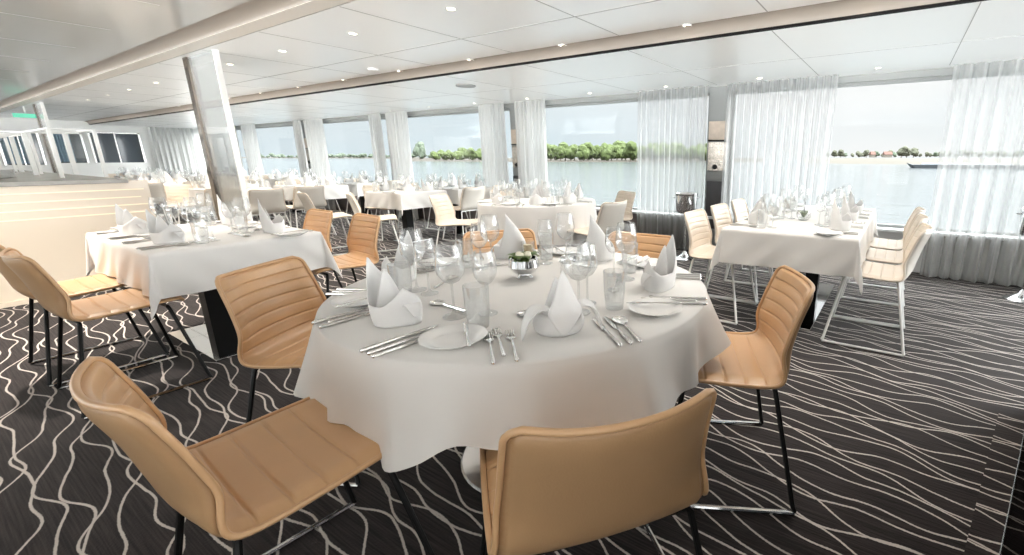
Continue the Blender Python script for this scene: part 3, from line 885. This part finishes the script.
# ------------------------------------------------------- the big round table
C = Vector((-1.17, 1.223)); RAD = .677
def hem(th):
    a = math.degrees(th) % 360
    g = lambda m, w: math.exp(-(((a - m + 180) % 360 - 180) / w) ** 2)
    return .052 * math.cos(th - R(245)) + .035 * g(281, 8) - .055 * g(299, 6) + .0 * g(306, 5) + .045 * g(355, 14) + .008 * math.sin(5 * th)
round_table(C.x, C.y, RAD, .20, 'large round table in front on a steel disc foot', 'white cloth falling in folds over the large round front table', 17, hem, .050, 8, .004)
SEATS = [(26, 'at the right seat', 'nap0'), (92, 'at the back seat', 'nap2'), (142, 'at the far left seat', 'nap2'),
         (207, 'at the left seat', 'nap0'), (265, 'at the near left seat', 'nap0'), (322, 'at the near right seat', 'nap1')]
D = .78
CL = {26: 'tan leather chair right of the large round table, seat towards it', 92: 'tan leather chair behind the large round table, only its top showing',
      142: 'tan leather chair hidden behind glasses at the far left of round table', 207: 'tan leather chair left of the round table with cream lit backrest',
      265: 'tan leather chair nearest the camera at left, seat under the cloth', 322: 'tan leather chair in front with its smooth back to the camera'}
NR = {26: 2.7, 92: .5, 142: .2, 207: .1, 265: .35, 322: 0}
for i, (a, w_, nk) in enumerate(SEATS):
    d = D + {265: .045, 322: .0, 207: .06, 26: -.03, 92: -.06}.get(a, 0)
    c_, s_ = math.cos(R(a)), math.sin(R(a))
    chair(CHAIR, C.x + d * c_ + (-.015 if a == 265 else 0), C.y + d * s_, a + 180 + {265: 1.5}.get(a, 0), CL[a])
    setting(C.x + RAD * c_, C.y + RAD * s_, a + 180, w_ + ' of the large round table', 'the large round table', True, nk, NR[a], i)
# centrepiece
b = empty('flower_bowl', (C.x - .075, C.y + .065, TZ + .001)); tag(b, 'small silver bowl of green leaves and cream flowers on round table', 'flower bowl')
pr = [(0, 0), (.03, 0), (.032, .004), (.018, .012), (.045, .028), (.062, .05), (.058, .078), (.05, .085), (.047, .084), (.055, .075), (.057, .05), (.04, .03), (0, .02)]
MB().lathe(pr, 28).build('bowl', M['chrome'], b)
lv = MB(); rr = random.Random(4)
for k in range(16):
    a = rr.uniform(0, 6.28); q = rr.uniform(.01, .045)
    leaf_sheet(lv, (q * math.cos(a) * .6, q * math.sin(a) * .6, a), [(0, .07), (.015, .09), (.035, .10), (.05, .09)], lambda u: .014 * math.sin(PI * min(1, .1 + u * .9)) + .0005, .1, 6, 4)
lv.build('leaves', M['leaf'], b, True, 0)
for k in range(4):
    fl = MB(); a = k * 1.6
    blob(fl, (.022 * math.cos(a), .022 * math.sin(a), .092), .017, .014, k, 2)
    fl.build('flower', M['flower'], b)
def shaker(x, y, label, cap):
    s = empty('shaker', (x, y, TZ + .001)); tag(s, label, 'shaker', 'salt and pepper on the round table')
    MB().lathe([(0, 0), (.016, 0), (.017, .004), (.013, .055), (0, .055)], 16).build('jar', M['glass_foot'], s, True, 50)
    MB().lathe([(.0132, .055), (.0145, .056), (.0135, .072), (.007, .078), (0, .079)], 16).build('cap', cap, s, True, 50)
shaker(C.x + .02, C.y + .20, 'salt shaker with steel cap behind the flower bowl', M['chrome'])
shaker(C.x + .07, C.y + .215, 'pepper shaker with dark cap behind the flower bowl', M['pewter'])
s = empty('candle_holder', (C.x - .30, C.y + .33, TZ + .001)); tag(s, 'small amber candle in a glass among the far glasses on round table', 'candle')
MB().lathe([(0, .004), (.020, .004), (.021, .07), (.004, .07), (0, .068)], 20).build('candle', M['amber'], s, True, 50)
MB().lathe([(0, 0), (.027, 0), (.029, .004), (.031, .085), (.030, .085), (.028, .005), (0, .003)], 20).build('glass_cup', M['glass'], s, True, 50)

# ---------------------------------------------------------- left table (LT)
LX0, LX1, LY0, LY1 = -4.42, -3.18, .646, 1.45
rect_table(LX0, LX1, LY0, LY1, .235, 'rectangular dining table at left on black column and mirror plate', 'white square cornered cloth on the rectangular table at left',
           [(-3.455, .93), (-4.12, 1.10)], (-4.22, -3.38, .85, 1.20), 21)
for i, (x, y, face, w_, nk, nr) in enumerate([(-4.10, LY0, 90, 'at the near left seat', 'nap0', .5), (-3.52, LY0, 90, 'at the near right seat', 'nap0', .6),
                                      (-4.07, LY1, -90, 'at the far left seat', 'nap2', .3), (-3.44, LY1, -90, 'at the far right seat', 'nap2', .1)]):
    setting(x, y, face, w_ + ' of the left rectangular table', 'the left rectangular table', True, nk, nr, 30 + i, .16,
            ((.10, .26), (.155, .32), (.20, .25)))
chair(CHAIR, -3.40, .52, 90, 'tan leather chair at left, nearer of two before the rectangular table')
chair(CHAIR, -4.02, .50, 90, 'tan leather chair cut by the left edge of the photo')
chair(CHAIR, -3.99, 1.60, -92, 'tan leather chair behind the left table, left of two')
chair(CHAIR, -3.37, 1.62, -95, 'tan leather chair behind the left table, right of two')

# --------------------------------------------------------- right table (RT)
RX0, RX1, RY0, RY1 = -1.005, -.165, 2.965, 4.84
rect_table(RX0, RX1, RY0, RY1, .235, 'long rectangular dining table at right on two black columns', 'white cloth on the long rectangular table at right',
           [(-.585, 3.42), (-.585, 4.38)], (-.76, -.41, 3.23, 4.57), 22)
nm = ('nearest', 'middle', 'farthest')
for i, y in enumerate((3.35, 3.92, 4.48)):
    chair(CHAIR_W, -1.13, y, 0, 'cream chair left of the right rectangular table, %s of three' % nm[i])
    chair(CHAIR_W, -.08, y, 180, 'cream chair right of the right rectangular table, %s of three' % nm[i])
    setting(RX0, y - .05, 0, 'at the %s left seat of the right rectangular table' % nm[i], 'the right rectangular table', False, 'nap2', (1.9, .2, .4)[i], 40 + i, .15, ((.10, .24), (.15, .30), (.20, .23)), small=False)
    setting(RX1, y - .05, 180, 'at the %s right seat of the right rectangular table' % nm[i], 'the right rectangular table', False, 'nap2', (.7, .6, .5)[i], 50 + i, .15, ((.10, .24), (.15, .30), (.20, .23)), small=False)
s = empty('succulent_bowl', (-.60, 3.66, TZ + .001)); tag(s, 'small glass bowl with olive green leaves on the right table', 'flower bowl')
MB().lathe([(0, 0), (.03, 0), (.05, .02), (.055, .05), (.05, .075), (.048, .075), (.052, .05), (.047, .022), (0, .006)], 20).build('bowl', M['glass_foot'], s)
lv = MB()
for k in range(12):
    a = k * 2.4
    leaf_sheet(lv, (0, 0, a), [(0, .02), (.02, .05), (.035, .07), (.045, .06)], lambda u: .013 * math.sin(PI * min(1, .15 + u * .85)) + .0005, .1, 6, 4)
lv.build('leaves', M['leaf'], s, True, 0)
MB().tube([(0, 0, .05), (.003, .004, .14)], [.003, .002], 6).build('stem', M['pewter'], s)

# ------------------------------------------------ middle round table (MR)
C2 = Vector((-3.43, 3.82)); R2 = .64
round_table(C2.x, C2.y, R2, .38, 'round table in the middle of the room near the windows', 'white cloth reaching low over the round table by the windows', 12, None, .022, 10, .01)
for i, (a, w_) in enumerate(((-5, 'at the right seat'), (62, 'at the far right seat'), (122, 'at the far seat'), (153, 'at the far left seat'), (205, 'at the left seat'), (255, 'at the near left seat'), (310, 'at the near right seat'))):
    c_, s_ = math.cos(R(a)), math.sin(R(a))
    if i in (0, 1, 3, 4):
        dd = .93 if i else .85
        chair(CHAIR_W, C2.x + dd * c_, C2.y + dd * s_, a + 180, 'cream chair %s of the middle round table by the windows' % w_[3:])
    setting(C2.x + R2 * c_, C2.y + R2 * s_, a + 180, w_ + ' of the middle round table', 'the middle round table', False, ('nap2', 'nap0')[i % 2], None, 60 + i, .15, ((.10, .27), (.15, .33), (.20, .26)), small=True, plate=i % 2 == 0, cutlery=i in (0, 5, 6))

# ------------------------------------------------------ tables further aft
def aft(x0, x1, y0, y1, name, place, seats, seed, mid=False):
    cx, cy = (x0 + x1) / 2, (y0 + y1) / 2
    rect_table(x0, x1, y0, y1, .22, 'white clothed rectangular table ' + place, 'white tablecloth on the table ' + place,
               [(cx + .10, cy - .1)], (cx - .16, cx + .20, cy - .2, cy + .2), seed, .08)
    for i, (sx, sy, face, ch) in enumerate(seats):
        setting(sx, sy, face, 'on the table ' + place, name, False, ('nap0', 'nap2')[(i + seed) % 2], None, seed * 9 + i, .13, ((.08, .20), (.13, .26), (.18, .20)), plate=(i % 2 == 0), small=True, cutlery=False)
        if ch:
            q = R(face); yy = cy if mid else (cy - .35 if sy < cy else cy + .21 if y1 > 5 else cy + .30)
            chair(CHAIR_W, sx - math.cos(q) * ch, yy, face, 'cream chair at the table ' + place, 'chairs at ' + name)
def four(x0, x1, y0, y1, c=(1, 1, 1, 1)):
    g = .13
    return [(x0, y0 + .20, 0, g * c[0]), (x0, y1 - .20, 0, g * c[1]), (x1, y0 + .20, 180, g * c[2]), (x1, y1 - .20, 180, g * c[3])]
aft(-6.48, -5.66, 3.62, 4.34, 'the table by the third pillar', 'just left of the middle round table', four(-6.48, -5.66, 3.62, 4.34, (0, 1, 0, 0)), 71, True)
aft(-6.48, -5.60, 4.50, 5.20, 'the window table by the third window', 'against the third window from the right', four(-6.48, -5.60, 4.50, 5.20, (1, 1, 1, 1)), 72)
aft(-9.05, -8.15, 3.52, 4.26, 'the table before the third pillar', 'in front of the third pillar', four(-9.05, -8.15, 3.52, 4.26, (1, 0, 0, 0)), 73, True)
aft(-9.05, -8.30, 4.50, 5.20, 'the window table at the third pillar', 'against the wall at the third pillar', four(-9.05, -8.30, 4.50, 5.20, (0, 1, 0, 1)), 74)
aft(-9.3, -8.40, 2.50, 3.24, 'the aisle table right of the glass panel', 'in the aisle right of the glass panel', four(-9.3, -8.40, 2.50, 3.24, (1, 1, 1, 0)), 75)
aft(-11.9, -11.0, 3.4, 4.2, 'the table before the fourth pillar', 'in front of the fourth pillar', four(-11.9, -11.0, 3.4, 4.2, (1, 0, 1, 0)), 76, True)
aft(-11.9, -11.0, 4.5, 5.2, 'the window table at the fourth pillar', 'against the wall at the fourth pillar', four(-11.9, -11.0, 4.5, 5.2), 77)
aft(-11.9, -11.0, 2.3, 3.1, 'the aisle table seen through the glass panel', 'in the aisle seen through the glass panel', four(-11.9, -11.0, 2.3, 3.1), 78)
aft(-14.6, -13.6, 3.3, 4.2, 'the large table far down the room', 'far down the room left of the glass panel', four(-14.6, -13.6, 3.3, 4.2, (1, 0, 1, 0)), 79, True)
aft(-14.6, -13.6, 4.45, 5.2, 'the far window table', 'by the windows far down the room', four(-14.6, -13.6, 4.45, 5.2), 80)
aft(-16.9, -16.0, 3.2, 4.1, 'the last table before the stern wall', 'last before the stern wall windows', four(-16.9, -16.0, 3.2, 4.1), 81)
# a few loose chairs seen between the tables
chair(CHAIR_W, -5.42, 3.12, 60, 'cream chair standing before the table left of the round one, angled')
chair(CHAIR_W, -6.15, 2.93, 75, 'cream chair half hidden behind the angled cream chair')
chair(CHAIR_W, -7.55, 2.75, 180, 'cream chair with its back to camera in the aisle, left')
chair(CHAIR_W, -7.72, 3.36, 180, 'cream chair with its back to camera in the aisle, right')

# ==================================================== ice buckets on stands
def bucket_make():
    e = empty('ice_bucket_stand')
    MB().lathe([(0, 0), (.13, 0), (.132, .006), (.11, .016), (.04, .05), (.016, .09), (0, .09)], 28).build('foot', M['chrome'], e)
    MB().lathe([(.011, .08), (.011, .555), (.0, .555)], 12).build('pole', M['steel'], e)
    pr = [(r * 1.2, z) for r, z in ((0, .55), (.07, .55), (.085, .56), (.10, .60), (.108, .75), (.112, .775), (.116, .78), (.112, .785), (.106, .775), (.098, .62), (.08, .575), (0, .57))]
    bk = MB().lathe(pr, 32).build('bucket', M['chrome'], e)
    for s in (-1, 1):
        h = MB().tube([(s * .128, -.02, .735), (s * .155, -.02, .735), (s * .158, 0, .735), (s * .155, .02, .735), (s * .128, .02, .735)], .005, 6).build('handle', M['chrome'], bk)
    return e
BK = Kind(bucket_make)
BK.put((-2.13, 4.95, 0), .2, 'chrome ice bucket on a tall stand before the middle sheer curtain', 'ice bucket')
BK.put((1.03, 4.96, 0), 0, 'chrome ice bucket on a tall stand at the right photo edge', 'ice bucket')

# ======================================================== buffet at the left
bx = -6.14
e = empty('buffet_counter', (bx, .4, 0)); tag(e, 'long cream buffet counter with grey stone top at left', 'counter')
ph = MB().box(-.03, 0, -1.6, .97, 0, .985, .004); ph.build('end_panel', M['counter'], e, False)
MB().box(-5.6, -.04, -1.55, .80, .06, .965).build('body', M['counter'], e, False)
MB().box(-5.7, .02, -1.62, .84, .965, 1.0, .006).build('worktop', M['counter_top'], e, False)
for k, (z, y1) in enumerate(((.90, .93), (.83, .90), (.76, .95), (.69, .90))):
    MB().box(0, .004, -1.6, y1, z, z + .008).build('light_strip', M['led'], e, False)  # reflected highlights laid on as thin glowing strips
MB().box(-.02, .012, -1.6, .97, .0, .04).build('plinth', M['counter'], e, False)
def guard(x, y0, y1, label):
    g = empty('sneeze_guard', (x, (y0 + y1) / 2, 1.0)); tag(g, label, 'food guard', None)
    h = (y1 - y0) / 2
    for sgn in (-1, 1):
        MB().box(-.014, .014, sgn * h - .014, sgn * h + .014, 0, .45, .003).build('post', M['white_metal'], g, False)
        MB().box(-1.3, -1.26, sgn * h - .02, sgn * h + .02, 0, .45, .003).build('post', M['white_metal'], g, False)
    f = MB()
    for sgn in (-1, 1): f.box(-1.3, .014, sgn * h - .012, sgn * h + .012, .45, .468)
    for k in (-1.3, -.65, -.012): f.box(k, k + .024, -h, h, .45, .468)
    f.build('top_frame', M['white_metal'], g, False)
    MB().box(-1.28, 0, -h, h, .468, .476).build('top_glass', M['pane'], g, False)
    MB().box(-1.28, .0, h + .01, h + .018, .18, .46).build('glass_screen', M['pane'], g, False)
guard(-6.95, .97, 1.26, 'white framed glass food guard on the buffet, nearest one')
guard(-8.75, .76, 1.07, 'white framed glass food guard on the buffet, second one')
guard(-10.5, .76, 1.07, 'white framed glass food guard on the buffet, farthest one')
for k, (x, y) in enumerate(((-7.0, .35), (-7.3, .62), (-8.2, .3), (-9.0, .45))):
    p = empty('plate_stack', (x, y, 1.0)); tag(p, 'stack of white plates on the grey buffet top, ' + ('nearest', 'beside the nearest guard', 'between the guards', 'farthest')[k], 'plates')
    for q in range(7):
        MB().lathe([(0, .001), (.08, .001), (.12, .014), (.12, .017), (.08, .006), (0, .006)], 20, (0, 0, q * .011)).build('plate', M['porcelain'], p)
# exit sign hanging far away
e = empty('exit_sign', (-13.9, 1.73, 1.93)); tag(e, 'green lit exit sign under the ceiling far left', 'sign')
MB().box(-.015, .015, -.15, .15, -.036, .036, .004).build('sign_board', M['exit'], e, False)
MB().box(-.005, .005, -.01, .01, -.0 + .06, .16).build('bracket', M['white_metal'], e, False)

# glass panels hanging from the beige strip to the floor
def panel(x0, x1, label):
    e = empty('glass_partition', (x0, 1.79, 0)); tag(e, label, 'partition')
    wv = x1 - x0
    MB().box(0, .09, -.03, .03, 0, ZI).build('mirror_post', M['bronze'], e, False)
    MB().box(.09, wv - .02, -.012, .012, 0, ZI).build('panel', M['panel_glass'], e, False)
    MB().box(wv - .02, wv, -.02, .02, 0, ZI).build('edge_strip', M['white_metal'], e, False)
M['bronze'] = mat('dark_bronze_mirror', (.17, .14, .115), .12, metal=.9)
panel(-5.92, -5.22, 'tall smoked glass partition with bronze post behind the left table')
panel(-13.3, -12.7, 'pale glass partition far down the room behind the buffet')

# dark glass balustrade at the lower right corner with a strip of carpet border
g = empty('glass_balustrade', (.43, 1.62, 0), math.atan2(.80, .19)); tag(g, 'dark tinted glass balustrade at the lower right corner', 'balustrade')
MB().box(-1.2, 1.1, -.008, .008, .012, .95).build('panel', M['tinted_glass'], g, False)
MB().box(-1.2, 1.1, -.010, .010, 0, .012).build('foot_rail', M['steel'], g, False)
q = MB(); P4 = [(.30, 1.45), (.40, 1.45), (.66, 2.62), (.555, 2.62)]
q.add([(a - .4, b - 1.6, z) for z in (0, .003) for a, b in P4], [(0, 3, 2, 1), (4, 5, 6, 7), (0, 1, 5, 4), (1, 2, 6, 5), (2, 3, 7, 6), (3, 0, 4, 7)])
q = struct('trim_9', q, M['carpet']); q.location = (.4, 1.6, 0); q.rotation_euler = (0, 0, 0)

# ================================================================ downlights
def lamp_make():
    e = empty('downlight')
    MB().lathe([(.024, -.001), (.034, -.004), (.036, 0), (.024, .004)], 20).build('ring', M['white_metal'], e)
    MB().lathe([(0, .002), (.024, .0)], 20).build('lens', M['lamp'], e)
    return e
LK = Kind(lamp_make)
ordn = ['first', 'second', 'third', 'fourth', 'fifth', 'sixth', 'seventh', 'eighth', 'ninth', 'tenth', 'eleventh', 'twelfth', 'thirteenth', 'fourteenth']
def lights(xs, y, z, row, power, every=1):
    for i, x in enumerate(xs):
        LK.put((x, y, z - .002), 0, 'round recessed downlight, %s from the right in the %s row' % (ordn[i], row), 'ceiling light')
        if power and i % every == 0:
            l = bpy.data.lights.new('spot', 'SPOT'); l.energy = power * (1.7 if x < -3.2 else 1) * ((5 if -6 < x < -4 else .15) if y < 1 else 1); l.spot_size = R(112); l.spot_blend = .9; l.color = (1, .92, .82); l.shadow_soft_size = .04
            o = bpy.data.objects.new('spot_lamp', l); COL.objects.link(o); o.location = (x, y, z - .012)
SPOT = 18
lights([-.309 - PITCH * k for k in range(11)], 3.22, ZI, 'middle', SPOT)
lights([-.309 - PITCH * k for k in range(11)], 2.115, ZI, 'aisle side', SPOT)
lights([-.318 - PITCH * k for k in range(11)], 5.20, ZO, 'window side', 0)
lights([-.318 - 2 * PITCH * k for k in range(7)], .35, ZC, 'centre ceiling', SPOT)
# air vent and smoke detector
v = tag(MB().lathe([(0, -.02), (.05, -.02), (.055, 0), (0, 0)], 20).build('smoke_detector', M['wall_white']), 'round white smoke detector on the inner ceiling', 'smoke detector'); v.location = (-4.9, 3.0, ZI)
v = tag(MB().lathe([(0, -.006), (.05, -.004), (.11, -.014), (.115, 0), (0, 0)], 24).build('ceiling_vent', M['header']), 'round grey air vent in the window side ceiling', 'air vent'); v.location = (-4.55, 3.9, ZO)
